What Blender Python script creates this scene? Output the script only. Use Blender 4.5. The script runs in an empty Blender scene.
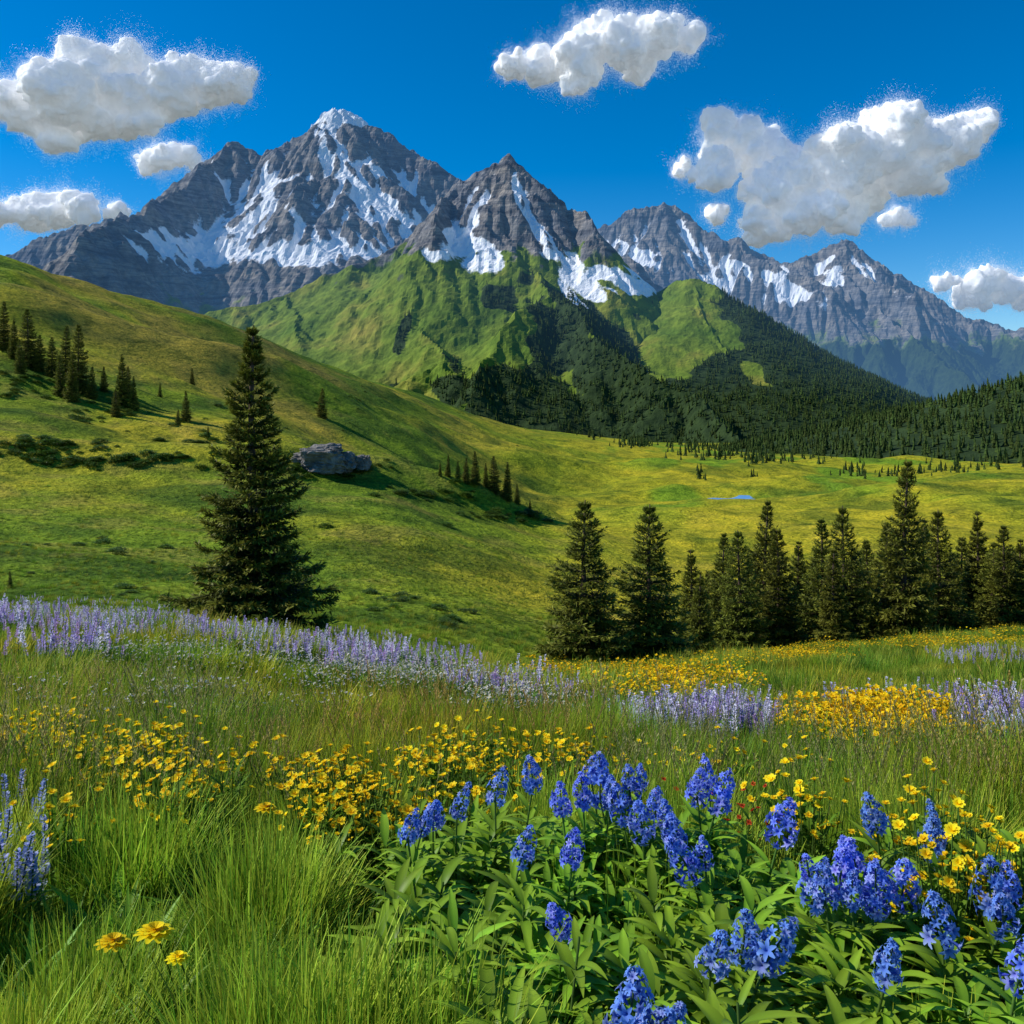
import bpy, bmesh, math, numpy as np, time
from mathutils import Vector
T0=time.time()
rng=np.random.default_rng(7)
F=900.0; HY=400.0
scene=bpy.context.scene
def W(px,py,D): return np.array([(px-512)/F*D, D, (HY-py)/F*D],float)
def sstep(a,b,x):
    t=np.clip((x-a)/(b-a),0,1); return t*t*(3-2*t)
# ---------------------------------------------------------------- noise
_p=np.random.default_rng(3).permutation(256); _p=np.concatenate([_p,_p,_p])
_g=np.array([[1,1,0],[-1,1,0],[1,-1,0],[-1,-1,0],[1,0,1],[-1,0,1],[1,0,-1],[-1,0,-1],[0,1,1],[0,-1,1],[0,1,-1],[0,-1,-1],[1,1,0],[-1,1,0],[0,-1,1],[0,-1,-1]],float)
def pn(x,y,z=0.0):
    x,y,z=np.broadcast_arrays(np.asarray(x,float),y,z)
    xf=np.floor(x);yf=np.floor(y);zf=np.floor(z)
    X=xf.astype(int)&255;Y=yf.astype(int)&255;Z=zf.astype(int)&255
    x=x-xf;y=y-yf;z=z-zf
    u=x*x*x*(x*(x*6-15)+10);v=y*y*y*(y*(y*6-15)+10);w=z*z*z*(z*(z*6-15)+10)
    r=0
    for i in (0,1):
        for j in (0,1):
            for k in (0,1):
                g=_g[_p[_p[_p[X+i]+Y+j]+Z+k]&15]
                d=g[...,0]*(x-i)+g[...,1]*(y-j)+g[...,2]*(z-k)
                r=r+d*(u if i else 1-u)*(v if j else 1-v)*(w if k else 1-w)
    return r
def fbm(x,y,z=0.0,o=4,g=.5):
    a=1;f=1;r=0
    for i in range(o):
        r=r+a*pn(x*f+i*17.3,y*f+i*9.1,z*f+i*5.7);a*=g;f*=2.03
    return r
def ridg(x,y,z=0.0,o=4,g=.5):
    a=1;f=1;r=0
    for i in range(o):
        r=r+a*(1-2*np.abs(pn(x*f+i*17.3,y*f+i*9.1,z*f+i*5.7)));a*=g;f*=2.07
    return r
# ---------------------------------------------------------------- mesh helper
class MB:
    def __init__(s): s.V=[];s.C=[];s.Fs=[];s.M=[];s.n=0
    def add(s,V,Fc,col=(.5,.5,.5),m=0):
        V=np.asarray(V,float).reshape(-1,3);Fc=np.asarray(Fc,int)
        c=np.asarray(col,float)
        if c.ndim==1: c=np.tile(c[:3],(len(V),1))
        s.V.append(V);s.C.append(c.reshape(-1,3)[:, :3]);s.Fs.append(Fc+s.n);s.M.append(np.full(len(Fc),m));s.n+=len(V)
    def mesh(s,name,mats,smooth=True,attrs=None):
        V=np.concatenate(s.V);C=np.concatenate(s.C)
        me=bpy.data.meshes.new(name)
        me.vertices.add(len(V));me.vertices.foreach_set('co',V.astype(np.float32).ravel())
        loops=np.concatenate([f.ravel() for f in s.Fs]);tot=np.concatenate([np.full(len(f),f.shape[1]) for f in s.Fs])
        st=np.concatenate([[0],np.cumsum(tot)[:-1]])
        me.loops.add(len(loops));me.loops.foreach_set('vertex_index',loops.astype(np.int32))
        me.polygons.add(len(tot));me.polygons.foreach_set('loop_start',st.astype(np.int32))
        try: me.polygons.foreach_set('loop_total',tot.astype(np.int32))
        except Exception: pass
        me.polygons.foreach_set('material_index',np.concatenate(s.M).astype(np.int32))
        me.polygons.foreach_set('use_smooth',np.full(len(tot),smooth,dtype=bool))
        me.update(calc_edges=True)
        a=me.attributes.new('Col','FLOAT_COLOR','POINT')
        a.data.foreach_set('color',np.concatenate([C,np.ones((len(C),1))],1).astype(np.float32).ravel())
        if attrs:
            for k,v in attrs.items():
                a=me.attributes.new(k,'FLOAT','POINT');a.data.foreach_set('value',np.asarray(v,np.float32).ravel())
        for m in mats: me.materials.append(m)
        return me
def obj(name,me,coll=None,loc=(0,0,0),parent=None):
    o=bpy.data.objects.new(name,me);(coll or scene.collection).objects.link(o);o.location=loc
    if parent: o.parent=parent
    return o
def gridfaces(n,m):
    i=np.arange(n*m).reshape(n,m)
    return np.stack([i[:-1,:-1],i[:-1,1:],i[1:,1:],i[1:,:-1]],-1).reshape(-1,4)
def ribbons(B,az,e0,e1,L,Wd,S=4,fold=0.0,prof='leaf',cross=3):
    B=np.asarray(B,float);N=len(B)
    az,e0,e1,L,Wd=[np.broadcast_to(np.asarray(a,float),(N,)) for a in (az,e0,e1,L,Wd)]
    t=np.linspace(0,1,S+1)
    tm=(t[:-1]+t[1:])/2
    el=e0[:,None]+(e1-e0)[:,None]*tm
    hx=np.concatenate([np.zeros((N,1)),np.cumsum(np.cos(el),1)],1)/S*L[:,None]
    hz=np.concatenate([np.zeros((N,1)),np.cumsum(np.sin(el),1)],1)/S*L[:,None]
    ca,sa=np.cos(az)[:,None],np.sin(az)[:,None]
    P=np.stack([hx*ca,hx*sa,hz],-1)+B[:,None,:]
    ele=e0[:,None]+(e1-e0)[:,None]*t
    nrm=np.stack([-np.sin(ele)*ca,-np.sin(ele)*sa,np.cos(ele)],-1)
    side=np.stack([-sa*np.ones_like(t),ca*np.ones_like(t),0*ele],-1)
    if prof=='leaf': w=np.sin(np.pi*np.clip(t,0.02,.985)**.75)**.85
    elif prof=='petal': w=np.clip(np.sin(np.pi*(t*.82+.08)),.05,1)
    else: w=np.clip((1-t),0.03,1)**.6
    w=(w*.5)[None,:,None]*Wd[:,None,None]
    if cross==3:
        rows=[P-side*w+nrm*w*fold,P,P+side*w+nrm*w*fold]
    else: rows=[P-side*w,P+side*w]
    V=np.stack(rows,2)
    k=cross
    base=(np.arange(N)*(S+1)*k)[:,None,None]
    a=(np.arange(S)*k)[None,:,None]+np.arange(k-1)[None,None,:]
    a=(base+a).ravel()
    Fc=np.stack([a,a+1,a+1+k,a+k],-1)
    tt=np.broadcast_to(t[None,:,None],(N,S+1,k)).ravel()
    return V.reshape(-1,3),Fc,tt
def lerpc(c0,c1,t): return np.asarray(c0)[None,:]*(1-t[:,None])+np.asarray(c1)[None,:]*t[:,None]
def tube(pts,rad,n=6):
    pts=np.asarray(pts,float);K=len(pts);rad=np.broadcast_to(rad,(K,))
    d=np.gradient(pts,axis=0);d/=np.linalg.norm(d,axis=1)[:,None]+1e-9
    if np.abs(d[:,2]).mean()>.6: up=np.tile([[1.,0,0]],(K,1))
    else: up=np.tile([[0,0,1.]],(K,1))
    s=np.cross(d,up);s/=np.linalg.norm(s,axis=1)[:,None]+1e-9;u=np.cross(s,d)
    a=np.arange(n)/n*2*np.pi
    V=pts[:,None]+rad[:,None,None]*(np.cos(a)[None,:,None]*s[:,None]+np.sin(a)[None,:,None]*u[:,None])
    i=np.arange(K*n).reshape(K,n);j=np.roll(i,-1,1)
    Fc=np.stack([i[:-1],j[:-1],j[1:],i[1:]],-1).reshape(-1,4)
    return V.reshape(-1,3),Fc
def rotfrom(axis):
    z=axis/ (np.linalg.norm(axis,axis=-1,keepdims=True)+1e-9)
    h=np.where(np.abs(z[...,2:3])>.95,np.array([1.,0,0]),np.array([0,0,1.]))
    x=np.cross(h,z);x/=np.linalg.norm(x,axis=-1,keepdims=True);y=np.cross(z,x)
    return np.stack([x,y,z],-1)
# ---------------------------------------------------------------- materials
class NT:
    def __init__(s,name):
        s.m=bpy.data.materials.new(name);s.m.use_nodes=True;s.t=s.m.node_tree;s.t.nodes.clear()
        s.out=s.n('ShaderNodeOutputMaterial')
    def n(s,typ,**kw):
        x=s.t.nodes.new(typ)
        for k,v in kw.items(): setattr(x,k,v)
        return x
    def l(s,a,b): s.t.links.new(a,b)
    def attr(s,name): return s.n('ShaderNodeAttribute',attribute_name=name)
    def noise(s,scale,detail=4,rough=.55,vec=None,dist=0):
        x=s.n('ShaderNodeTexNoise');x.inputs['Scale'].default_value=scale;x.inputs['Detail'].default_value=detail
        x.inputs['Roughness'].default_value=rough;x.inputs['Distortion'].default_value=dist
        if vec is not None: s.l(vec,x.inputs['Vector'])
        return x.outputs['Fac']
    def ramp(s,fac,stops):
        r=s.n('ShaderNodeValToRGB');e=r.color_ramp.elements
        while len(e)<len(stops): e.new(.5)
        for i,(p,c) in enumerate(stops):
            e[i].position=p;e[i].color=(*c,1) if len(c)==3 else c
        s.l(fac,r.inputs[0]);return r.outputs[0]
    def mix(s,fac,a,b,bt='MIX'):
        x=s.n('ShaderNodeMix',data_type='RGBA',blend_type=bt)
        for v,i in ((fac,0),(a,6),(b,7)):
            if isinstance(v,(int,float)): x.inputs[i].default_value=v
            elif isinstance(v,tuple): x.inputs[i].default_value=(*v,1)
            else: s.l(v,x.inputs[i])
        return x.outputs[2]
    def math(s,op,a,b=0.0,clamp=False):
        x=s.n('ShaderNodeMath',operation=op,use_clamp=clamp)
        for v,i in ((a,0),(b,1)):
            if isinstance(v,(int,float)): x.inputs[i].default_value=v
            else: s.l(v,x.inputs[i])
        return x.outputs[0]
    def pos(s,scale=(1,1,1)):
        g=s.n('ShaderNodeNewGeometry');m=s.n('ShaderNodeMapping');m.inputs['Scale'].default_value=scale
        s.l(g.outputs['Position'],m.inputs['Vector']);return m.outputs[0]
    def bsdf(s,col,rough=.8,spec=.2,bump=None,bs=.5,bd=1.0):
        b=s.n('ShaderNodeBsdfPrincipled');b.inputs['Roughness'].default_value=rough;b.inputs['Specular IOR Level'].default_value=spec
        if isinstance(col,tuple): b.inputs['Base Color'].default_value=(*col,1)
        else: s.l(col,b.inputs['Base Color'])
        if bump is not None:
            u=s.n('ShaderNodeBump');u.inputs['Strength'].default_value=bs;u.inputs['Distance'].default_value=bd
            s.l(bump,u.inputs['Height']);s.l(u.outputs[0],b.inputs['Normal'])
        return b
    def air(s,sh,scale=8000.,col=(.10,.25,.50)):  # aerial haze painted in as blue emission, growing with depth, thinner higher up
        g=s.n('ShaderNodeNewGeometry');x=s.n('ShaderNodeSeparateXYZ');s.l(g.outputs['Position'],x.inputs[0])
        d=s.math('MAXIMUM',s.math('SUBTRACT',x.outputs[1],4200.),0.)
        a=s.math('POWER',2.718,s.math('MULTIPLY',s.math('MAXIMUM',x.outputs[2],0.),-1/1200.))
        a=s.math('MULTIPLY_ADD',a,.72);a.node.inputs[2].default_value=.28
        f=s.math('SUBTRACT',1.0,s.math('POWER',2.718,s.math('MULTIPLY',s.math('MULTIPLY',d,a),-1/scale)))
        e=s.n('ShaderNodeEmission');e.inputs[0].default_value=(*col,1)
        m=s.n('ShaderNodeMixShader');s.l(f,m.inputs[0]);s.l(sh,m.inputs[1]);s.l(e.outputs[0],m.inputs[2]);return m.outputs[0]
def vegmat(name,tr=.35,var=.35,rough=.5,spec=.25,patch=None,pscale=.5,air=False):
    k=NT(name);a=k.attr('Col').outputs['Color'];oi=k.n('ShaderNodeObjectInfo')
    r=oi.outputs['Random']
    v=k.math('MULTIPLY_ADD',r,var);v.node.inputs[2].default_value=1-var/2
    hs=k.n('ShaderNodeHueSaturation');k.l(a,hs.inputs['Color']);k.l(v,hs.inputs['Value'])
    h=k.math('MULTIPLY_ADD',r,.025);h.node.inputs[2].default_value=.49;k.l(h,hs.inputs['Hue'])
    c=hs.outputs[0]
    if patch:
        f=k.ramp(k.noise(pscale,2,.6,k.pos()),[(.4,(0,0,0)),(.62,(1,1,1))])
        c=k.mix(f,c,k.mix(1.0,c,patch,'MULTIPLY'))
    b=k.bsdf(c,rough,spec);sh=b.outputs[0]
    if tr>0:
        t=k.n('ShaderNodeBsdfTranslucent');k.l(c,t.inputs['Color'])
        m=k.n('ShaderNodeMixShader');m.inputs[0].default_value=tr
        k.l(b.outputs[0],m.inputs[1]);k.l(t.outputs[0],m.inputs[2]);sh=m.outputs[0]
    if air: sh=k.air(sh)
    k.l(sh,k.out.inputs[0])
    return k.m
M_grass=vegmat('grass_blades',.4,.65,.5,.15,(1.6,1.12,.8),.35)
M_leaf=vegmat('leaf',.35,.3,.45,.2)
M_petal=vegmat('petals',.35,.25,.6,.1)
M_con=vegmat('conifer_needles',.2,.3,.6,.15)
M_far=vegmat('far_foliage_hazed',.0,.5,.8,.05,air=True)  # distant trees carry the emissive haze in their material
def simple(name,c0,c1,scale,rough=.9,bs=.6,bd=.1,vs=(1,1,1),spec=.2):
    k=NT(name);n=k.noise(scale,8,.65,k.pos(vs));c=k.ramp(n,[(.3,c0),(.7,c1)])
    b=k.bsdf(c,rough,spec,n,bs,bd);k.l(b.outputs[0],k.out.inputs[0]);return k.m
M_bark=simple('bark',(.05,.035,.025),(.16,.11,.08),6,.95,.8,.05,(3,3,.6))
M_stone=simple('grey_stone',(.07,.068,.065),(.34,.32,.29),.6,.95,1,1.2,spec=.1)
# ---------------------------------------------------------------- terrain function
Ds=np.array([.5,1,2,3,5,8,12,18,25,35,50,75,110,160,240,350,500,750,1100,1700,2600,4000,9000,45000.])
cols={
-400:[780,712,655,612,598,628,605,570,520,440,360,270,180,110,200,380,440,450,440,420,405],
0:   [782,716,668,628,612,640,615,585,545,480,410,330,236,330,430,460,460,450,440,420,405],
120: [784,720,674,636,620,645,622,592,555,497,432,372,300,282,400,450,455,448,440,420,405],
250: [786,724,682,646,630,650,628,600,565,505,446,412,366,328,400,450,455,448,440,420,405],
400: [792,732,696,664,650,670,640,612,572,512,472,478,430,396,381,430,448,446,440,420,405],
540: [796,738,704,681,670,690,668,642,605,562,524,545,500,458,436,426,440,444,440,420,405],
620: [796,738,706,684,672,672,672,655,622,575,535,512,490,465,448,438,440,444,440,420,405],
700: [796,738,706,684,671,660,654,668,640,590,542,507,484,466,453,446,443,441,438,420,405],
850: [796,738,704,681,666,651,641,656,630,582,532,500,482,468,456,448,445,442,438,420,405],
1024:[792,732,699,673,656,639,624,642,620,575,530,500,480,468,456,448,445,442,438,420,405],
1400:[792,730,690,660,640,620,600,600,590,560,520,490,470,460,450,446,445,442,438,420,405]}
cpx=np.array(sorted(cols));TZ=[]
for c in cpx:
    z=[-1.38,-1.42,-1.5,-1.65]+[(HY-y)/F*d for y,d in zip(cols[c],Ds[4:])]
    TZ.append(z[:len(Ds)])
TZ=np.array(TZ)
lD=np.linspace(math.log(.5),math.log(45000),700);pxs=np.arange(-400,1401,10.)
A=np.array([np.interp(lD,np.log(Ds),r) for r in TZ])
A=np.array([np.interp(pxs,cpx,A[:,j]) for j in range(A.shape[1])])
def g1(A,s,ax):
    r=int(3*s)+1;k=np.exp(-.5*(np.arange(-r,r+1)/s)**2);k/=k.sum()
    pad=[(0,0)]*A.ndim;pad[ax]=(r,r);B=np.pad(A,pad,mode='edge');out=0
    for i,w in enumerate(k): out=out+w*np.take(B,range(i,i+A.shape[ax]),axis=ax)
    return out
A=g1(A,7,0);A=g1(A,3.2,1)
SP=[(np.array([-95.,190.]),np.array([-40.,212.]),3.,6.),(np.array([-40.,212.]),np.array([6.,232.]),6.,7.5),(np.array([6.,232.]),np.array([22.,215.]),7.5,2.),
    (np.array([-150.,165.]),np.array([-95.,190.]),4.,3.),(np.array([-240.,330.]),np.array([-150.,420.]),6.,9.),(np.array([-150.,420.]),np.array([-60.,520.]),9.,9.),(np.array([-60.,520.]),np.array([40.,640.]),9.,5.)]
def H(X,Y,noise=True):
    X=np.asarray(X,float);Y=np.asarray(Y,float)
    Dd=np.clip(Y,.5,44000.);px=512+F*X/np.maximum(Y,2.0)
    u=(np.log(Dd)-lD[0])/(lD[1]-lD[0]);v=(np.clip(px,-400,1400)+400)/10
    i=np.clip(u.astype(int),0,len(lD)-2);j=np.clip(v.astype(int),0,len(pxs)-2);fu=u-i;fv=v-j
    z=A[i,j]*(1-fu)*(1-fv)+A[i+1,j]*fu*(1-fv)+A[i,j+1]*(1-fu)*fv+A[i+1,j+1]*fu*fv
    sp=0
    for q_,(a,b,h0,h1) in enumerate(SP):
        d=b-a;t=np.clip(((X-a[0])*d[0]+(Y-a[1])*d[1])/(d@d),0,1)
        q=np.hypot(X-a[0]-t*d[0],Y-a[1]-t*d[1]);sp=np.maximum(sp,(h0+(h1-h0)*t)*np.exp(-(q/(13. if q_<4 else 26.))**2))
    z=z+sp
    if not noise: return z
    z=z+.10*fbm(X/2.5,Y/2.5,.3,2)*sstep(2,6,Y)*(1-sstep(40,80,Y))+.22*fbm(X/9,Y/9,.7,2)*sstep(5,15,Y)
    z=z+1.8*fbm(X/38,Y/38,1.7,3)*sstep(50,110,Y)*(1-.5*sstep(400,900,Y))+9*fbm(X/120,Y/100,2.7,4)*sstep(120,380,Y)*(1-sstep(700,1500,Y))
    return z
sl=np.linspace(-1.7,1.7,560);yl=np.exp(np.linspace(math.log(2.0),math.log(45006),950))-6
YY=np.repeat(yl[:,None],len(sl),1);XX=sl[None,:]*(YY+10)
ZZ=H(XX,YY)
PX=512+F*XX/np.maximum(YY,2)
n1=fbm(XX/30,YY/30,0,5);n2=fbm(XX/110+5,YY/110,3,5);n4=fbm(XX/300,YY/200,6,5);n5=fbm(XX/60+ZZ/9,ZZ/5,2,4);n6=fbm(XX/70,YY/160,12,5);n7=fbm(XX/14,YY/14,21,4)
g0=np.array([.18,.28,.02]);gy=np.array([.44,.40,.03]);gd=np.array([.055,.12,.014]);br=np.array([.30,.22,.06])
def mixa(a,b,t): return a*(1-t[...,None])+b*t[...,None]
C=np.broadcast_to(g0,(*XX.shape,3)).copy()
C=mixa(C,gy,sstep(-.4,.45,n2+.3*n1))
C=mixa(C,gd,sstep(.1,.45,n1-.4*n2)*.75)
C=mixa(C,br*1.1,sstep(.1,.4,n7-.5*n1)*sstep(60,110,YY)*(1-sstep(300,600,YY))*.35)
C=mixa(C,gy*np.array([1.05,1.05,.8]),sstep(90,250,YY)*sstep(420,640,PX)*.6)
C=mixa(C,g0*np.array([.75,1.05,1.]),sstep(.0,.3,n6)*sstep(200,400,YY)*sstep(500,680,PX)*.8)
C=mixa(C,gd*1.3,sstep(.05,.35,n4+.25*n1)*sstep(260,600,YY)*.75)
C=mixa(C,gd*1.1,sstep(.12,.4,n5)*sstep(120,250,YY)*(1-sstep(900,1500,YY))*.6)
crest=sstep(-.1,.4,n2)*sstep(250,450,YY)*(1-sstep(300,620,PX))
C=mixa(C,br,crest*.6)
C=mixa(C,np.array([.08,.14,.015]),(1-sstep(30,50,YY)))
C=mixa(C,np.array([.03,.05,.035]),sstep(2600,4200,YY))
mb=MB();mb.add(np.stack([XX,YY,ZZ],-1),gridfaces(*XX.shape)[:,::-1],C.reshape(-1,3))
k=NT('meadow_ground');col=k.attr('Col').outputs['Color']
fa=k.noise(.9,5,.7,k.pos());fb=k.noise(.12,5,.7,k.pos((1,1,2.5)))
c=k.mix(1.0,col,k.ramp(fa,[(.3,(.42,.48,.48)),(.7,(1.5,1.4,1.3))]),'MULTIPLY')
c=k.mix(1.0,c,k.ramp(fb,[(.33,(.38,.48,.46)),(.5,(1,1,1)),(.7,(1.38,1.22,1.1))]),'MULTIPLY')
b=k.bsdf(c,.95,.05,k.math('ADD',fa,k.math('MULTIPLY',fb,3.0)),.9,1.0);k.l(b.outputs[0],k.out.inputs[0])
me=mb.mesh('ground',[k.m]);obj('ground',me)
if me.polygons[1000].normal.z<0: me.flip_normals()
Dt=np.exp(np.linspace(math.log(1.2),math.log(4000),1100))
def hit(px,py,h=0.0):
    px=np.atleast_1d(px).astype(float);py=np.broadcast_to(np.asarray(py,float),px.shape)
    out=np.zeros((len(px),3));ok=np.zeros(len(px),bool)
    for s in range(0,len(px),2000):
        p=px[s:s+2000,None];X=(p-512)/F*Dt[None];z=H(X,np.broadcast_to(Dt,X.shape),False)
        y=HY-F*(z+h)/Dt
        m=y<=py[s:s+2000,None];i=m.argmax(1);ok[s:s+2000]=m.any(1)
        r=np.arange(len(i));out[s:s+2000]=np.stack([X[r,i],Dt[i],z[r,i]],-1)
    out[:,2]=H(out[:,0],out[:,1])
    return out,ok
# ---------------------------------------------------------------- scatter
def scatter(name,P,coll,scl,rot=None,idx=None,parent=None):
    n=len(P)
    if rot is None:
        rot=np.zeros((n,3));rot[:,2]=rng.uniform(0,2*np.pi,n);rot[:,:2]=rng.normal(0,.06,(n,2))
    scl=np.asarray(scl,float)
    if scl.ndim==1: scl=np.repeat(scl[:,None],3,1)
    if idx is None: idx=rng.integers(0,len(coll.objects),n)
    me=bpy.data.meshes.new(name);me.vertices.add(n);me.vertices.foreach_set('co',np.asarray(P,np.float32).ravel())
    a=me.attributes.new('rot','FLOAT_VECTOR','POINT');a.data.foreach_set('vector',rot.astype(np.float32).ravel())
    a=me.attributes.new('scl','FLOAT_VECTOR','POINT');a.data.foreach_set('vector',scl.astype(np.float32).ravel())
    a=me.attributes.new('idx','INT','POINT');a.data.foreach_set('value',idx.astype(np.int32))
    o=obj(name,me,parent=parent)
    g=bpy.data.node_groups.new(name+'_gn','GeometryNodeTree')
    g.interface.new_socket('Geometry',in_out='INPUT',socket_type='NodeSocketGeometry')
    g.interface.new_socket('Geometry',in_out='OUTPUT',socket_type='NodeSocketGeometry')
    N=g.nodes;gi=N.new('NodeGroupInput');go=N.new('NodeGroupOutput');ip=N.new('GeometryNodeInstanceOnPoints')
    ci=N.new('GeometryNodeCollectionInfo');ci.inputs['Collection'].default_value=coll
    ci.inputs['Separate Children'].default_value=True;ci.inputs['Reset Children'].default_value=True
    def na(nm,t):
        x=N.new('GeometryNodeInputNamedAttribute');x.data_type=t;x.inputs['Name'].default_value=nm;return x.outputs[0]
    er=N.new('FunctionNodeEulerToRotation');L=g.links.new
    L(na('rot','FLOAT_VECTOR'),er.inputs[0]);L(er.outputs[0],ip.inputs['Rotation'])
    L(na('scl','FLOAT_VECTOR'),ip.inputs['Scale']);L(na('idx','INT'),ip.inputs['Instance Index'])
    ip.inputs['Pick Instance'].default_value=True
    L(gi.outputs[0],ip.inputs['Points']);L(ci.outputs[0],ip.inputs['Instance']);L(ip.outputs[0],go.inputs[0])
    md=o.modifiers.new('scatter','NODES');md.node_group=g
    return o
def coll(name,meshes):
    c=bpy.data.collections.new(name)
    for i,m in enumerate(meshes): obj('%s_part_%02d'%(name,i),m,c)
    return c
# ---------------------------------------------------------------- conifers
def conifer(name,h,r,lev,nb,seed,tw=14,needle=.34,dens=1,bare=.05,shape=.9,gap=.06):
    R=np.random.default_rng(seed);mb=MB()
    zt=np.linspace(0,h,14);bend=np.stack([.02*h*np.sin(zt/h*3+seed)*zt/h,.015*h*np.sin(zt/h*2.3+seed*2)*zt/h,zt],-1)
    V,Fc=tube(bend,.018*h*(1-zt/h)**.8+.006*h*.3+.01,8);mb.add(V,Fc,(.1,.07,.05),0)
    def ax(z): return np.stack([np.interp(z,zt,bend[:,0]),np.interp(z,zt,bend[:,1]),z],-1)
    Bs=[];Dr=[];Ln=[];Tc=[]
    for l in range(lev):
        f=bare+(1-bare-.01)*((l+R.uniform(-.3,.3))/lev);f=min(max(f,bare),.985);z=f*h
        prof=(1-f)**shape*(1+.12*math.sin(f*23+seed))*R.uniform(.85,1.1)
        n=max(3,int(nb*(.5+.7*(1-f))));a0=R.uniform(0,6.3)
        for q in range(n):
            if R.random()<gap: continue
            az=a0+q*2*np.pi/n+R.normal(0,.25);L=r*prof*R.uniform(.7,1.18)+.025*h*.3
            el0=np.interp(f,[0,.4,.8,1],[-.15,.05,.45,.9])+R.normal(0,.08)
            t=np.linspace(0,1,6);el=el0-.35*np.sin(t*np.pi*.9)*(1-f)+.35*t*t
            dx=np.concatenate([[0],np.cumsum(np.cos(el[1:]))])/5*L;dz=np.concatenate([[0],np.cumsum(np.sin(el[1:]))])/5*L
            P=ax(np.full(6,z));P=P+np.stack([dx*math.cos(az),dx*math.sin(az),dz],-1)
            V,Fc=tube(P,.012*L*(1-t)+.006,3);mb.add(V,Fc,(.08,.06,.04),0)
            K=int(tw*max(.25,L/r)*1.0)+4
            for s in (-1,1,0):
                tt=R.uniform(.08,1,K);pp=np.stack([np.interp(tt,t,P[:,i]) for i in range(3)],-1)
                a2=az+s*R.uniform(.5,1.1,K);ll=(.42*L*(1-tt*.75)+needle*.4)*R.uniform(.6,1.1,K)
                if s==0: ll*=.5
                e2=np.interp(tt,t,el)-.15+R.normal(0,.12,K)
                d=np.stack([np.cos(a2)*np.cos(e2),np.sin(a2)*np.cos(e2),np.sin(e2)],-1)
                for m in range(dens*3):
                    u=R.uniform(0.05,1,K)
                    b=pp+d*(ll*u)[:,None]
                    dd=d+R.normal(0,.4,(K,3));dd[:,2]+=.05
                    dd/=np.linalg.norm(dd,axis=1)[:,None]
                    Bs.append(b);Dr.append(dd);Ln.append(needle*R.uniform(.5,1.1,K)*(.55+.45*(1-f)));Tc.append(np.clip(tt*.6+u*.4,0,1))
    B=np.concatenate(Bs);D=np.concatenate(Dr);L=np.concatenate(Ln);Tc=np.concatenate(Tc)
    sd=np.cross(D,R.normal(0,.7,D.shape)+np.array([0,0,1.5]));sd/=np.linalg.norm(sd,axis=1)[:,None]+1e-9
    w=(L*.15)[:,None]
    V=np.stack([B,B+D*L[:,None]*.35+sd*w,B+D*L[:,None],B+D*L[:,None]*.35-sd*w],1)
    Fc=np.arange(len(B)*4).reshape(-1,4)
    c=lerpc((.03,.05,.01),(.27,.28,.035),Tc**1.6);c=c*R.uniform(.6,1.35,(len(B),1))  # tips lighter: new growth, plus light on outer twigs put into the colour
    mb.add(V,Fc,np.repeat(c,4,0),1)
    return mb.mesh(name,[M_bark,M_con],smooth=False)
big=conifer('pine_big',15.2,3.5,40,9,3,tw=20,needle=.42,dens=2,bare=.03,shape=.95,gap=.12)
tv=[conifer('pine_v%d'%i,12,r_,32,9,20+i,tw=13,needle=.5,dens=1,bare=.02,shape=s_,gap=.06) for i,(r_,s_) in enumerate([(2.5,.72),(2.9,.8),(2.0,.8),(2.4,.72)])]
def far_con(name,seed):
    R=np.random.default_rng(seed);mb=MB();n=7
    for q in range(4):
        z0=.06+q*.22;z1=min(1.0,z0+.38);rr=.2*(1-q*.22)*R.uniform(.85,1.15)
        a=np.arange(n)/n*2*np.pi+R.uniform(0,6);rad=rr*R.uniform(.6,1.25,n)
        v=np.concatenate([np.stack([rad*np.cos(a),rad*np.sin(a),z0+R.uniform(-.04,.04,n)],-1),[[0,0,z1]]])
        f=np.stack([np.arange(n),(np.arange(n)+1)%n,np.full(n,n)],-1)
        mb.add(v,f,lerpc((.018,.035,.01),(.06,.09,.018),np.concatenate([R.uniform(.3,1,n),[.2]])))
    V,Fc=tube(np.array([[0,0,-.15],[0,0,.1]]),.03,4);mb.add(V,Fc,(.05,.04,.03))
    return mb.mesh(name,[M_far],smooth=False)
C_far=coll('distant_conifer',[far_con('distant_conifer_%d'%i,50+i) for i in range(4)])
def place(px,pyb,D,hpx,mesh,h0,sx=1.0,rz=0.0,z=None):
    X=(px-512)/F*D;zz=float(H(X,D));top=(HY-(pyb-hpx))/F*D
    s=(top-zz)/h0
    o=obj('pine_tree',mesh,loc=(X,D,zz-.15));o.scale=(s*sx,s*sx,s);o.rotation_euler=(0,0,rz);return o
place(256,625,46,303,big,15.2,1.0,.4)
R=np.random.default_rng(5)
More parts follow.
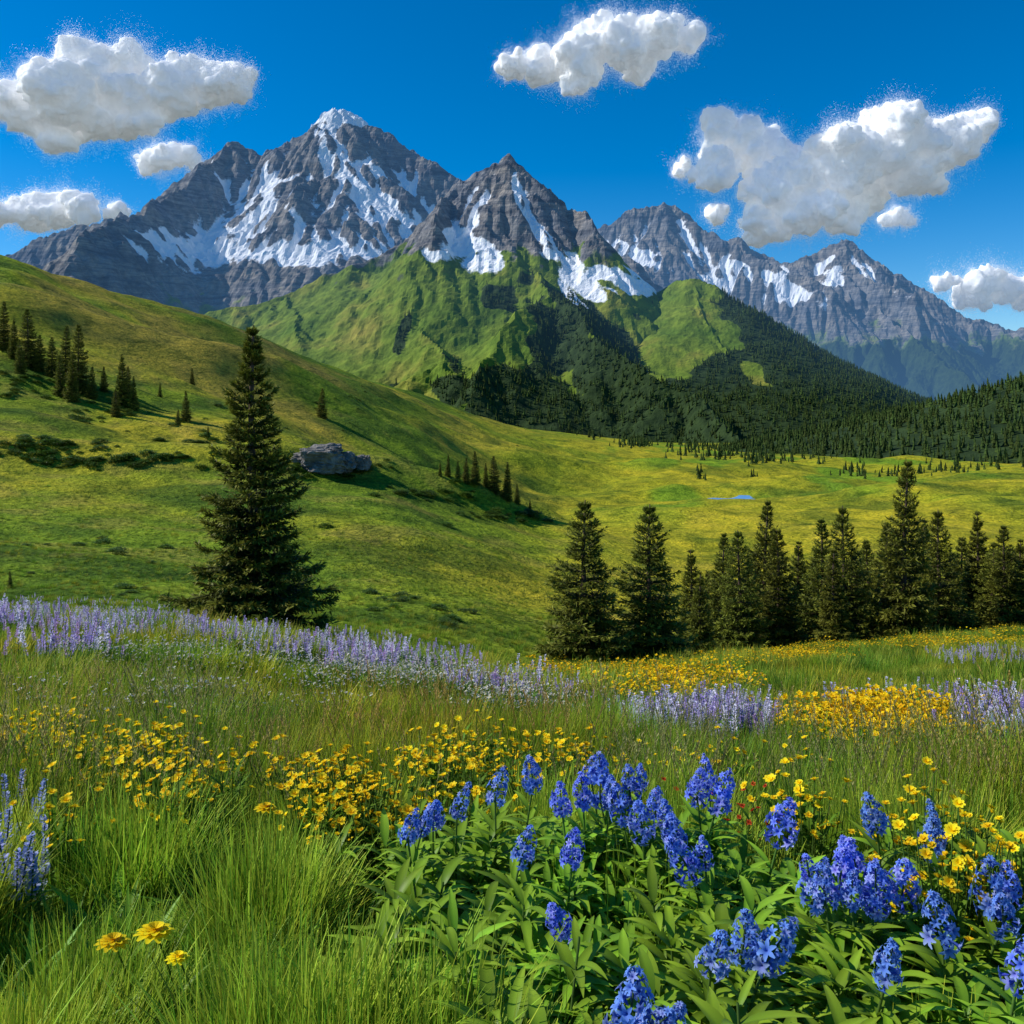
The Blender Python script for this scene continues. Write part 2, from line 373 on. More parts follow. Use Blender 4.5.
grp=[(585,645,60,147,1,1.1),(650,642,62,140,1,1.05),(690,640,80,92,2,1),(722,640,84,108,0,.9),(740,640,78,112,1,.9),(765,638,88,138,0,.85),(778,640,80,112,3,1),(800,638,90,98,2,1),
(822,636,84,118,0,.95),(845,636,80,132,1,.85),(868,634,92,95,3,1),(885,632,86,110,0,.9),(905,630,78,170,0,.8),(925,630,88,112,2,1),(940,628,82,120,1,.9),(962,624,92,88,3,1),(977,622,88,112,2,.9),(992,620,86,80,1,.9),(1005,620,84,95,0,1),(1022,618,86,80,2,1),(1045,618,84,110,0,1),(708,642,88,72,3,1.2),(752,640,95,90,2,1.1),(812,640,98,82,3,1.1),(856,640,100,90,1,1.1),(900,636,99,100,3,1.1),(952,630,100,80,1,1.2),(1012,625,100,78,3,1.2),(700,640,70,70,2,1.0),(835,640,75,92,2,1.0)]
for px,pb,D,hp,v,sx in grp: place(px,pb,D,hp,tv[v],12,sx*1.08,R.uniform(0,6))
def hillt(px,pyb,hpx,v=None,sx=1.0):
    p,ok=hit([px],[pyb]);x,y,z=p[0];h=hpx/F*y
    o=obj('pine_tree',tv[R.integers(0,4) if v is None else v],loc=(x,y,z-.1));s=h/12;o.scale=(s*sx,s*sx,s);o.rotation_euler=(0,0,R.uniform(0,6))
for px,pb,hp in [(4,362,48),(14,368,40),(28,372,58),(40,376,36),(52,380,40),(66,386,55),(78,392,68),(72,398,50),(92,398,32),(104,396,25),(122,405,52),(134,408,34),(128,400,30),(186,420,30),(192,386,18),(160,398,14),(208,432,12),(322,420,30),(448,476,22),(458,480,20),(475,485,32),(486,488,24),(494,492,36),(507,496,38),(517,500,20),(440,474,14),(466,482,24),(530,504,10),(10,586,18),(178,424,16),(20,378,34),(60,392,40),(116,412,28)]:
    hillt(px,pb,hp,sx=.9 if hp<60 else .8)
# ---------------------------------------------------------------- mountains
def blurn(A,k):
    for _ in range(k):
        B=np.pad(A,1,mode='edge');A=(B[:-2,1:-1]+2*B[1:-1,1:-1]+B[2:,1:-1])/4
        B=np.pad(A,1,mode='edge');A=(B[1:-1,:-2]+2*B[1:-1,1:-1]+B[1:-1,2:])/4
    return A
def erode(Hc,batches,n,steps,seed,er=.25,dep=.12,cap=6.0):
    R=np.random.default_rng(seed);ny,nx=Hc.shape
    for b in range(batches):
        p=np.stack([R.uniform(2,ny-3,n),R.uniform(2,nx-3,n)],-1);d=np.zeros((n,2));sp=np.ones(n);sed=np.zeros(n);wt=np.ones(n)
        for s in range(steps):
            i=np.clip(p[:,0].astype(int),1,ny-3);j=np.clip(p[:,1].astype(int),1,nx-3);fi=p[:,0]-i;fj=p[:,1]-j
            a=Hc[i,j];c=Hc[i+1,j];e=Hc[i,j+1];g=Hc[i+1,j+1]
            gi=(c-a)*(1-fj)+(g-e)*fj;gj=(e-a)*(1-fi)+(g-c)*fi
            h0=a*(1-fi)*(1-fj)+c*fi*(1-fj)+e*(1-fi)*fj+g*fi*fj
            d=d*.15-np.stack([gi,gj],-1)*.85;d/=np.linalg.norm(d,axis=1)[:,None]+1e-6
            q=p+d;q[:,0]=np.clip(q[:,0],1,ny-3);q[:,1]=np.clip(q[:,1],1,nx-3)
            i2=q[:,0].astype(int);j2=q[:,1].astype(int);f2=q[:,0]-i2;k2=q[:,1]-j2
            h1=Hc[i2,j2]*(1-f2)*(1-k2)+Hc[i2+1,j2]*f2*(1-k2)+Hc[i2,j2+1]*(1-f2)*k2+Hc[i2+1,j2+1]*f2*k2
            dh=h1-h0;c_=np.maximum(-dh,.01)*sp*wt*cap
            up=dh>0
            amt=np.where(up,-np.minimum(dh,sed),np.where(sed>c_,-(sed-c_)*dep,np.minimum((c_-sed)*er,np.maximum(-dh,0)*.5)))*1.0
            sed=sed+amt;buf=np.zeros_like(Hc)
            for (ii,jj,w) in ((i,j,(1-fi)*(1-fj)),(i+1,j,fi*(1-fj)),(i,j+1,(1-fi)*fj),(i+1,j+1,fi*fj)):
                buf+=np.bincount(ii*nx+jj,weights=amt*w,minlength=ny*nx).reshape(ny,nx)
            Hc=Hc-np.clip(blurn(buf,1),-.5,.5)
            sp=np.sqrt(np.clip(sp*sp*.9-dh*.6,.05,9));wt*=.975;p=q
    return Hc
def pxy(X,Y,Z): return 512+F*X/Y,HY-F*Z/Y
def blobs(X,Y,Z,L):
    a,b=pxy(X,Y,Z);r=np.zeros_like(Z)
    a=a+12*fbm(X/500,Y/500,7,4);b=b+9*fbm(X/500+9,Y/500,7,4)
    for cx,cy,rx,ry,an in L:
        c,s=math.cos(an),math.sin(an);u=(a-cx)*c+(b-cy)*s;v=-(a-cx)*s+(b-cy)*c
        r=np.maximum(r,np.exp(-((u/rx)**2+(v/ry)**2)))
    return r
def rangemesh(name,ridges,cell,base,mat,s=.95,masks=None,seed=1,ero=None,rough=1.0,mar=2600,xlim=None,ylim=None,warp=45,rockz=(700,1100),gl=.25):
    R=np.random.default_rng(seed);segs=[];allp=[]
    for P,isl,ss in ridges:
        P=[W(*q) for q in P]
        for a,b in zip(P[:-1],P[1:]):
            segs.append((a,b,ss));allp+= [a,b]
        if isl:
            spur,lo,hi=isl
            P=np.array(P);ln=np.concatenate([[0],np.cumsum(np.linalg.norm(np.diff(P[:,:2],axis=0),axis=1))])
            q=spur*.5
            while q<ln[-1]:
                c=np.array([np.interp(q,ln,P[:,i]) for i in range(3)]);e=np.array([np.interp(min(q+60,ln[-1]),ln,P[:,i]) for i in range(3)])
                tdir=(e-c)[:2];tdir/=np.linalg.norm(tdir)+1e-9
                for sg in (-1,1):
                    nn=np.array([-tdir[1],tdir[0]])*sg;aa=R.normal(0,.45);nn=np.array([nn[0]*math.cos(aa)-nn[1]*math.sin(aa),nn[0]*math.sin(aa)+nn[1]*math.cos(aa)])
                    hh=c[2]-base;Ls=hh*R.uniform(lo,hi)
                    m1=c[:2]+nn*Ls*.5+R.normal(0,.08*Ls,2);m2=m1+nn*Ls*.5+R.normal(0,.12*Ls,2)
                    k1=R.uniform(.6,.8)*s
                    A1=c-np.array([0,0,6]);B1=np.array([*m1,c[2]-k1*Ls*.5]);C1=np.array([*m2,c[2]-k1*.85*Ls])
                    segs.append((A1,B1,ss*1.2));segs.append((B1,C1,ss*1.05))
                q+=spur*R.uniform(.6,1.4)
    allp=np.array(allp)
    x0,x1=xlim or (allp[:,0].min()-mar,allp[:,0].max()+mar);y0,y1=ylim or (allp[:,1].min()-mar,allp[:,1].max()+mar*.5)
    xs=np.arange(x0,x1,cell);ys=np.arange(y0,y1,cell);X,Y=np.meshgrid(xs,ys)
    Xw=X+warp*fbm(X/420,Y/420,seed,5,.6);Yw=Y+warp*fbm(X/420+40,Y/420,seed+5,5,.6)
    Z=np.full(X.shape,float(base))
    for a,b,ss in segs:
        d=b-a;l2=d[0]**2+d[1]**2+1e-6
        t=np.clip(((Xw-a[0])*d[0]+(Yw-a[1])*d[1])/l2,0,1)
        dist=np.hypot(Xw-a[0]-t*d[0],Yw-a[1]-t*d[1])
        hh=max(a[2],b[2])-base;Rr=hh*2.0+50
        Z=np.maximum(Z,a[2]+t*d[2]-ss*dist*(.35+.65/(1+dist/Rr)))
    hf=np.clip((Z-base)/600,0,1)
    rk=gl+(1-gl)*sstep(rockz[0],rockz[1],Z)
    Z=Z+rough*hf*rk*(75*(ridg(X/520,Y/520,seed,2)-1)*.6+28*(ridg(X/190+Z/500,Y/190,seed+2,3,.5)-1.0))
    if ero: 
        Z2=erode(Z/cell,ero[0],ero[1],ero[2],seed)*cell
        Z=Z*(1-rk)+Z2*rk if gl<.5 else Z2
    Z=Z+rough*hf*rk*10*(ridg(X/70,Y/70,Z/70,2,.6)-1)
    gy_,gx_=np.gradient(Z,cell);nz=1/np.sqrt(1+gx_**2+gy_**2);nz=blurn(nz,2)
    Zb=blurn(Z,30);conc=(blurn(Z,16)-blurn(Z,2))/cell;gyb,gxb=np.gradient(Zb,cell)
    m=masks(X,Y,Z,nz,gxb,gyb,conc)
    mb=MB();mb.add(np.stack([X,Y,Z],-1),gridfaces(*X.shape),(.3,.3,.3))
    me=mb.mesh(name,[mat],attrs=dict(snow=m[0],green=m[1],forest=m[2]),smooth=rough<.5)
    o=obj(name,me)
    return o,X,Y,Z,m
k=NT('mountain_surface_hazed')
p=k.pos();ps=k.pos((.0012,.0012,.013))
nf=k.noise(.02,6,.65,p);nl=k.noise(.003,4,.6,p)
rock=k.ramp(k.noise(1.0,6,.68,ps,.8),[(.3,(.05,.054,.066)),(.45,(.15,.152,.158)),(.54,(.27,.252,.228)),(.6,(.11,.114,.125)),(.75,(.34,.325,.305))])
rock=k.mix(1.0,rock,k.ramp(nf,[(.3,(.5,.5,.53)),(.7,(1.4,1.4,1.38))]),'MULTIPLY')
rock=k.mix(1.0,rock,k.ramp(nl,[(.35,(.75,.81,.93)),(.6,(1.06,1.0,.93))]),'MULTIPLY')
grs=k.ramp(nl,[(.3,(.07,.14,.012)),(.55,(.15,.21,.02)),(.75,(.27,.24,.04))])
grs=k.mix(1.0,grs,k.ramp(nf,[(.3,(.55,.6,.6)),(.7,(1.35,1.3,1.3))]),'MULTIPLY')
frs=k.ramp(nf,[(.3,(.012,.026,.01)),(.7,(.04,.07,.02))])
def edge(at,w=.25,am=1.0):
    a=k.attr(at).outputs['Fac'];x=k.math('ADD',a,k.math('MULTIPLY',k.math('SUBTRACT',nf,.5),am))
    return k.ramp(x,[(.5-w/2,(0,0,0)),(.5+w/2,(1,1,1))])
c=k.mix(edge('green',.35),rock,grs);c=k.mix(edge('forest',.2),c,frs);c=k.mix(edge('snow',.1,.55),c,(.88,.9,.93))
b=k.bsdf(c,.9,.1,nf,.8,14.0);k.l(k.air(b.outputs[0]),k.out.inputs[0]);M_mtn=k.m  # depth haze mixed into the rock, grass and snow as emission
def snowf(bl,conc,nz,n,Z,z0,z1):
    g=.5*np.tanh(conc*1.1)
    return np.clip(bl*(.90+.8*g+.6*(nz-.68)+.35*n)+.6*sstep(z0,z1,Z)*np.clip(g*1.5+.25*n,0,1)*(1-bl),0,1)
def masksL(X,Y,Z,nz,gx,gy,conc):
    n=fbm(X/200,Y/200,4,4)
    bl=blobs(X,Y,Z,[(205,248,66,20,-.1),(310,250,90,18,0),(390,214,58,22,.3),(352,185,16,48,-.45),(266,198,11,54,.25),(165,252,44,20,.3),(328,117,26,11,-.5),(342,107,9,10,0),(240,225,17,38,.5),(300,215,13,38,-.3),(410,190,18,9,.6),(380,176,24,7,.9),(320,150,6,40,-.2),(215,170,6,24,-.4)])
    snow=snowf(bl,conc,nz,n,Z,900,1500)
    snow=np.maximum(snow,sstep(2560,2640,Z+60*n)*.9)
    green=sstep(900,500,Z+250*n)*sstep(.5,.75,nz)
    return snow,green,0*Z
oL=rangemesh('mountain',[
 ([(-160,330,8300),(-60,280,8300),(40,241,8400),(90,220,8500),(120,209,8500),(140,222,8500),(160,190,8500),(200,166,8500),(235,140,8500),(262,155,8500),(285,137,8500),(312,126,8550),(340,101,8600),(362,118,8700),(380,142,8800),(402,166,8800),(435,192,8900),(480,230,9000),(560,290,9000)],(900,.5,.9),1.25),
 ([(340,101,8600),(320,160,8100),(303,205,7700),(285,250,7100),(250,300,6600)],(800,.2,.4),1.6),
 ([(235,140,8500),(218,190,8000),(200,235,7500),(180,290,6900)],(800,.2,.4),1.5),
 ([(285,137,8500),(275,180,8150),(262,230,7800)],None,1.5),
 ([(160,190,8500),(140,235,7900),(125,280,7400)],None,1.4),
 ([(340,101,8600),(372,150,8300),(410,205,7900),(440,240,7500)],(800,.2,.35),1.5)],
 17,-300,M_mtn,masks=masksL,seed=11,s=.95,ylim=(4800,10000),xlim=(-7400,1600),ero=(2,15000,42),gl=.6,warp=70)
def masksC(X,Y,Z,nz,gx,gy,conc):
    n=fbm(X/200,Y/200,8,4)
    bl=blobs(X,Y,Z,[(462,244,40,16,.15),(436,252,24,11,0),(485,258,28,14,0),(585,278,58,14,.65),(615,270,50,9,.15),(550,245,40,8,.9),(640,284,30,7,.2),(475,215,8,30,.2),(570,296,30,8,1.0),(515,190,6,30,-.1)])
    snow=snowf(bl,conc,nz,n,Z,900,1200)
    green=sstep(960,800,Z+240*n-conc*40)*sstep(.42,.6,nz+.1*n)
    green=np.maximum(green,sstep(760,600,Z+80*n))
    f1=blobs(X,Y,Z,[(610,370,150,34,.6),(530,400,90,28,.25),(570,325,40,24,.6),(410,330,10,34,.3),(470,392,60,12,.2)]);f2=blobs(X,Y,Z,[(440,320,60,45,.3),(500,330,45,30,-.3),(340,300,70,30,0)])
    forest=sstep(.35,.65,f1*1.1-.45*f2+.5*n+.25*sstep(-.1,.15,-gx))*sstep(820,700,Z)
    forest=np.maximum(forest,sstep(60,-60,Z+140*n))
    return snow,green,forest
ZW=-260
oC=rangemesh('mountain',[
 ([(180,330,5200),(215,312,5300),(285,294,5500),(350,264,5600),(395,246,5800),(420,226,5900)],(1000,.4,.7),.8),
 ([(420,226,5900),(447,194,6000),(470,171,6000),(487,166,6000),(508,151,6000),(530,180,6050),(560,214,6100),(590,243,6150),(612,262,6200),(660,300,6400)],(650,.35,.6),1.25),
 ([(508,151,6000),(514,215,5600),(530,262,5250)],(700,.15,.3),1.6),
 ([(470,171,6000),(458,215,5700),(440,245,5500)],None,1.4),
 ([(530,262,5250),(552,290,4900),(600,330,4500),(650,368,4200),(700,405,3900),(745,436,3600)],(800,.2,.35),1.1),
 ([(395,246,5800),(385,290,5200),(420,330,4700),(450,370,4200)],(900,.2,.4),.85),
 ([(552,290,4900),(500,330,4500),(470,375,4100)],(900,.2,.4),.9),
 ([(285,294,5500),(300,335,4800)],None,.8)],
 15,ZW,M_mtn,masks=masksC,seed=23,s=.9,ylim=(2700,7400),xlim=(-3600,2600),ero=(2,11000,40),gl=.35,rockz=(650,950),warp=60)
def masksG(X,Y,Z,nz,gx,gy,conc):
    n=fbm(X/260,Y/260,8,4)
    f1=blobs(X,Y,Z,[(830,385,130,36,.55),(780,350,80,30,.7),(720,400,60,40,.4)]);f2=blobs(X,Y,Z,[(665,315,60,50,.6),(700,285,30,12,0),(720,330,30,20,.8)])
    forest=np.maximum(sstep(.35,.6,f1*1.2-.7*f2+.5*n+.3*sstep(-.1,.15,-gx)),sstep(60,-60,Z+140*n))
    return 0*Z,np.ones_like(Z),forest
oG=rangemesh('green_mountain',[
 ([(560,330,6000),(615,318,5800),(645,298,5600),(670,282,5500),(692,276,5400),(715,284,5300),(740,302,5200),(800,338,5000),(850,368,4800),(900,394,4600),(940,412,4400),(970,425,4300)],(1000,.3,.6),.8),
 ([(692,277,5400),(705,320,4950),(735,365,4500),(765,410,4100),(790,435,3800)],(900,.2,.4),1.0)],
 15,ZW,M_mtn,masks=masksG,seed=31,s=.7,ylim=(2900,7000),xlim=(-300,3600),gl=.35,rockz=(1500,2000))
def masksR(X,Y,Z,nz,gx,gy,conc):
    n=fbm(X/300,Y/300,8,4)
    bl=blobs(X,Y,Z,[(640,256,36,10,.3),(690,240,8,34,-.4),(740,270,26,11,.5),(795,298,46,12,.1),(775,282,14,18,.4),(830,276,10,26,.5),(905,298,30,7,.4),(1010,318,24,6,.2),(720,283,24,8,.3),(860,268,8,22,-.3)])
    snow=snowf(bl,conc,nz,n,Z,1100,1700)
    green=sstep(900,500,Z+250*n)*.75;forest=sstep(750,450,Z+200*n)
    return snow,green,forest
oR=rangemesh('mountain',[
 ([(560,250,11500),(590,233,11500),(630,212,11500),(660,200,11500),(690,215,11500),(715,246,11500),(738,238,11300),(760,254,11200),(790,262,11000),(820,250,11000),(845,238,10800),(862,250,10700),(885,268,10600),(925,288,10400),(965,312,10200),(1024,332,10000),(1100,350,9800),(1250,340,9500)],(900,.5,.9),1.2),
 ([(845,239,10800),(870,300,10000),(930,350,9000),(980,390,8000)],(800,.2,.4),1.3),
 ([(660,200,11500),(668,240,11000),(690,280,10500)],None,1.4),
 ([(738,239,11300),(760,300,10300),(800,340,9400)],(800,.2,.4),1.3),
 ([(1024,325,10000),(1060,370,9000)],(700,.2,.4),.9)],
 22,ZW,M_mtn,masks=masksR,seed=41,s=.85,ylim=(6500,13000),xlim=(-400,8500),ero=(2,11000,42),gl=.6,warp=70)
def masksF(X,Y,Z,nz,gx,gy,conc): return 0*Z,1+0*Z,1+0*Z
oF=rangemesh('forested_hill',[([(800,505,900),(858,470,960),(900,447,1020),(960,417,1100),(1024,388,1150),(1120,348,1200),(1400,305,1300)],None,.42)],
 6,-120,M_mtn,masks=masksF,seed=51,rough=.35,mar=500,ylim=(650,1800),warp=14)
def forest(name,o,N,thr,hs,seed,extra=None):
    R=np.random.default_rng(seed);_,X,Y,Z,m=o
    w=np.clip(m[2],0,1).ravel()*(m[2].ravel()>thr)
    if extra is not None: w=w*extra(X,Y,Z).ravel()
    i=R.choice(w.size,N,p=w/w.sum());c=X[0,1]-X[0,0]
    j=R.uniform(-.5,.5,(N,2))*c
    P=np.stack([X.ravel()[i]+j[:,0],Y.ravel()[i]+j[:,1],Z.ravel()[i]-1],-1)
    scatter(name,P,C_far,hs*R.uniform(.6,1.2,N))
forest('distant_forest',oC,30000,.45,28,1,lambda X,Y,Z:(Y<5800))
forest('distant_forest',oG,22000,.45,28,2,lambda X,Y,Z:(Y<5600))
forest('hill_forest',oF,13000,.3,15,3,lambda X,Y,Z:(Z>-100)*1.)
vt=[]
for cx,cy,rx,ry,n in [(640,444,30,4,60),(600,436,20,3,20),(690,452,25,3,20),(790,460,50,4,40),(830,450,50,4,70),(860,470,18,5,30),(720,458,30,2,30),(770,446,60,2,80),(560,428,30,3,6),(905,474,70,4,40),(640,446,10,3,30),(950,468,60,3,40),(752,470,6,8,12),(700,478,8,2,8),(760,464,16,3,30),(880,448,40,3,60),(700,446,40,2,50)]:
    q=np.stack([R.normal(cx,rx*.55,n),R.normal(cy,ry*.55,n)],-1);vt.append(q)
vt=np.concatenate(vt);P,ok=hit(vt[:,0],vt[:,1]);P=P[ok]
scatter('valley_trees',P,C_far,R.uniform(4,9,len(P))*np.clip(P[:,1]/700,.6,1.6))
# ---------------------------------------------------------------- river
rp=np.array([(700,488),(712,489),(722,488.2),(732,488.5),(742,487),(750,486.4)],float)
C0,_=hit(rp[:,0],rp[:,1]);u=np.linspace(0,len(rp)-1,90)
cx_=g1(np.interp(u,np.arange(len(rp)),C0[:,0])[:,None],5,0)[:,0];cy_=g1(np.interp(u,np.arange(len(rp)),C0[:,1])[:,None],5,0)[:,0]
tx,ty=np.gradient(cx_),np.gradient(cy_);tl_=np.hypot(tx,ty)+1e-6
wd=(2.5+11*np.exp(-((u-3.0)/1.3)**2))*(1+.3*np.sin(u*4.1))*np.clip(np.minimum(u,u[-1]-u)*2,.1,1)
V=[]
for q in np.linspace(-1,1,11):
    x=cx_-ty/tl_*wd*q;y=cy_+tx/tl_*wd*q;V.append(np.stack([x,y,H(x,y)+.25],-1))
mb=MB();mb.add(np.array(V),gridfaces(11,90),(.1,.2,.5))
k=NT('river_water');b=k.bsdf((.12,.30,.54),.2,.5,k.noise(.8,3,.5,k.pos()),.15,.1);k.l(b.outputs[0],k.out.inputs[0])
me=mb.mesh('river',[k.m]);obj('river',me)
# ---------------------------------------------------------------- rocks
def boulder(name,sx,sy,sz,seed):
    bm=bmesh.new();bmesh.ops.create_icosphere(bm,subdivisions=5,radius=1);me=bpy.data.meshes.new(name);bm.to_mesh(me);bm.free()
    n=len(me.vertices);co=np.zeros(n*3);me.vertices.foreach_get('co',co);co=co.reshape(-1,3)
    q=np.sign(co)*np.abs(co)**.7
    d=1+.25*fbm(co[:,0]*1.2+seed,co[:,1]*1.2,co[:,2]*1.2,3)-.2*ridg(co[:,0]*2+seed,co[:,1]*2,co[:,2]*5,4)*.5
    co=q*d[:,None]*np.array([sx,sy,sz]);me.vertices.foreach_set('co',co.astype(np.float32).ravel())
    me.materials.append(M_stone);me.update();return me
pr,_=hit([322],[462]);x,y,z=pr[0];s=y/F
ro=bpy.data.objects.new('rock_outcrop',None);scene.collection.objects.link(ro);ro.location=(x,y,z)
for i,(dx,dz,a,b_,c_) in enumerate([(0,8,26,24,15),(-20,5,14,16,9),(38,3,9,9,9),(14,2,20,20,9),(24,6,10,10,9)]):
    obj('boulder_%d'%(i+1),boulder('boulder_%d'%(i+1),a*s,b_*s,c_*s,i*3.3),loc=(dx*s,(i%3)*6*s,dz*s),parent=ro)
# ---------------------------------------------------------------- clouds (multiple scattering inside the vapour approximated by a weak uniform glow)
k=NT('cloud_white');b=k.n('ShaderNodeBsdfPrincipled');b.inputs['Base Color'].default_value=(.96,.96,.96,1);b.inputs['Roughness'].default_value=1;b.inputs['Specular IOR Level'].default_value=0
b.inputs['Subsurface Weight'].default_value=1;b.inputs['Subsurface Radius'].default_value=(1,1,1);b.inputs['Subsurface Scale'].default_value=110
b.inputs['Emission Color'].default_value=(.93,.96,1,1);b.inputs['Emission Strength'].default_value=.11
k.l(b.outputs[0],k.out.inputs[0]);M_cloud=k.m
k=NT('cloud_vapour');b=k.n('ShaderNodeBsdfDiffuse');b.inputs['Color'].default_value=(.96,.96,.96,1)
t=k.n('ShaderNodeBsdfTranslucent');t.inputs['Color'].default_value=(.96,.96,.96,1);m=k.n('ShaderNodeMixShader');m.inputs[0].default_value=.4
e=k.n('ShaderNodeEmission');e.inputs[0].default_value=(.93,.96,1,1);e.inputs[1].default_value=.11;ad=k.n('ShaderNodeAddShader')
k.l(b.outputs[0],m.inputs[1]);k.l(t.outputs[0],m.inputs[2]);k.l(m.outputs[0],ad.inputs[0]);k.l(e.outputs[0],ad.inputs[1]);k.l(ad.outputs[0],k.out.inputs[0]);M_vap=k.m
def cloud(circ,D,seed,vox=30):
    R=np.random.default_rng(seed);bm=bmesh.new();s=D/F;sc=D/14500.
    pts=[]
    for (px,py,r) in circ:
        c=W(px,py,D);r=r*s;c[1]+=R.uniform(-.6,.6)*r;pts.append((c,r*.82))
        for q in range(12):
            d=R.normal(0,1,3);d/=np.linalg.norm(d);d[2]=d[2]*.8+.1;rr=r*R.uniform(.15,.5)
            pts.append((c+d*r*R.uniform(.5,.85)*np.array([1.2,1,.95]),rr))
    for c,r in pts:
        g=bmesh.ops.create_icosphere(bm,subdivisions=2,radius=1)
        for v in g['verts']: v.co=Vector((v.co.x*r+c[0],v.co.y*r+c[1],v.co.z*r*.86+c[2]))
    me=bpy.data.meshes.new('tmp');bm.to_mesh(me);bm.free()
    o=bpy.data.objects.new('tmp',me);scene.collection.objects.link(o);md=o.modifiers.new('r','REMESH');md.mode='VOXEL';md.voxel_size=vox*sc
    sm=o.modifiers.new('s','SMOOTH');sm.iterations=8;sm.factor=.5
    dg=bpy.context.evaluated_depsgraph_get();dg.update();ev=o.evaluated_get(dg);m2=bpy.data.meshes.new_from_object(ev)
    bpy.data.objects.remove(o)
    n=len(m2.vertices);co=np.zeros(n*3);m2.vertices.foreach_get('co',co);co=co.reshape(-1,3);no=np.zeros(n*3);m2.vertices.foreach_get('normal',no);no=no.reshape(-1,3)
    def disp(p):
        w=p+70*sc*np.stack([pn(p[:,0]/(260*sc),p[:,1]/(260*sc),p[:,2]/(260*sc)+o_) for o_ in (3.,7.,11.)],-1)
        r=0
        for lam,am in ((560,95),(290,75),(150,55),(80,34)):
            q=w/(lam*sc);r=r+am*sc*(1.7*np.abs(pn(q[:,0],q[:,1],q[:,2]+seed+lam))-.36)
        return r
    co2=co+no*disp(co)[:,None]
    m2.vertices.foreach_set('co',co2.astype(np.float32).ravel());m2.polygons.foreach_set('use_smooth',np.ones(len(m2.polygons),bool))
    m2.materials.clear();m2.materials.append(M_cloud);m2.update()
    N=int(n*9);i=R.integers(0,n,N)
    base=co2[i]+R.normal(0,22*sc,(N,3));q=base/(280*sc)
    wis=np.clip(fbm(q[:,0],q[:,1],q[:,2]+seed,4)*3.2+.4,0.08,2.1)
    off=np.minimum(R.exponential(1,N),2.4)*70*sc*wis
    c=base+no[i]*off[:,None]
    nn=no[i]+R.normal(0,.3,(N,3))+np.array([-.15,0,.25]);nn/=np.linalg.norm(nn,axis=1)[:,None]
    u=np.cross(nn,R.normal(0,1,(N,3)));u/=np.linalg.norm(u,axis=1)[:,None]+1e-9;v=np.cross(nn,u)
    sz=(R.uniform(3,7,N)*sc)[:,None]
    V=np.stack([c+u*sz,c-u*sz*.5+v*sz*.87,c-u*sz*.5-v*sz*.87],1)
    mb=MB();mb.add(V,np.arange(N*3).reshape(-1,3),(1,1,1))
    cl=obj('cloud',m2);fr=obj('vapour_fringe',mb.mesh('vapour_fringe',[M_vap],smooth=False),parent=cl)
    return n
n=0
n+=cloud([(30,112,32),(75,100,44),(120,96,44),(128,62,24),(95,66,28),(170,92,36),(208,84,30),(236,80,18),(60,138,22),(145,124,20),(190,70,20),(8,98,22),(-20,105,26),(100,118,30)],14500,1)
n+=cloud([(150,165,14),(168,160,19),(190,160,14),(178,152,10)],11000,2,26)
n+=cloud([(0,215,20),(25,213,22),(55,212,21),(90,210,17),(115,212,12),(40,202,16),(75,203,14)],12500,3,28)
n+=cloud([(516,62,16),(545,66,22),(580,58,30),(600,34,22),(622,52,30),(652,44,26),(686,40,18),(578,84,16),(540,50,14),(640,70,14),(670,26,12)],14500,4,28)
n+=cloud([(735,140,34),(716,172,24),(765,152,34),(795,180,38),(835,168,46),(800,215,32),(880,152,42),(905,172,34),(945,148,34),(972,128,22),(918,132,22),(765,225,26),(930,178,22),(840,212,28),(770,190,32),(860,185,34)],14500,5)
n+=cloud([(945,282,12),(975,292,20),(1005,287,22),(1040,290,26),(985,278,14)],11500,6,28)
n+=cloud([(893,220,9),(907,219,9),(900,216,7)],11000,7,20);n+=cloud([(716,216,10),(722,212,7)],17500,8,22);n+=cloud([(684,166,10),(680,174,7)],17500,9,22)
# ---------------------------------------------------------------- ground vegetation meshes
def tuft(name,N,rad,hl,hh,w0,seed,c0,c1,lean=(.9,.1),S=5,seeds=0):
    R=np.random.default_rng(seed);mb=MB();r=rad*np.sqrt(R.random(N));a=R.uniform(0,6.3,N)
    B=np.stack([r*np.cos(a),r*np.sin(a),np.full(N,-.03)],-1)
    az=a+R.normal(0,.7,N);e0=R.uniform(1.2,1.57,N);e1=R.uniform(lean[1],lean[0],N)+.25
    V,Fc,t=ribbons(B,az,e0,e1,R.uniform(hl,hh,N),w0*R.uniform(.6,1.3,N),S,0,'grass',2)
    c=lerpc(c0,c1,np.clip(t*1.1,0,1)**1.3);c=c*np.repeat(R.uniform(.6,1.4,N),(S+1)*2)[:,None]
    mb.add(V,Fc,c)
    for q in range(seeds):
        aa=R.uniform(0,6.3);ln=hh*R.uniform(1.0,1.35);b=np.array([R.normal(0,rad*.4),R.normal(0,rad*.4),0]);tt=np.linspace(0,1,6)
        P=b+np.stack([.22*ln*tt**2*math.cos(aa),.22*ln*tt**2*math.sin(aa),ln*tt],-1);V,Fc=tube(P,.0015,3);mb.add(V,Fc,(.25,.27,.07))
        K=26;u=R.uniform(.78,1.0,K);pp=np.stack([np.interp(u,tt,P[:,i]) for i in range(3)],-1)
        V,Fc,_=ribbons(pp,R.uniform(0,6.3,K),R.uniform(.7,1.3,K),1.2,.018,.004,2,0,'leaf',2);mb.add(V,Fc,(.42,.38,.15))
    return mb.mesh(name,[M_grass],smooth=True)
gA=((.03,.08,.006),(.29,.46,.03));gB=((.06,.12,.01),(.48,.54,.06));gC=((.015,.05,.004),(.13,.28,.02));gD=((.05,.12,.01),(.48,.58,.05))  # natural base-to-tip gradient, bases darkened further to paint shade between blades
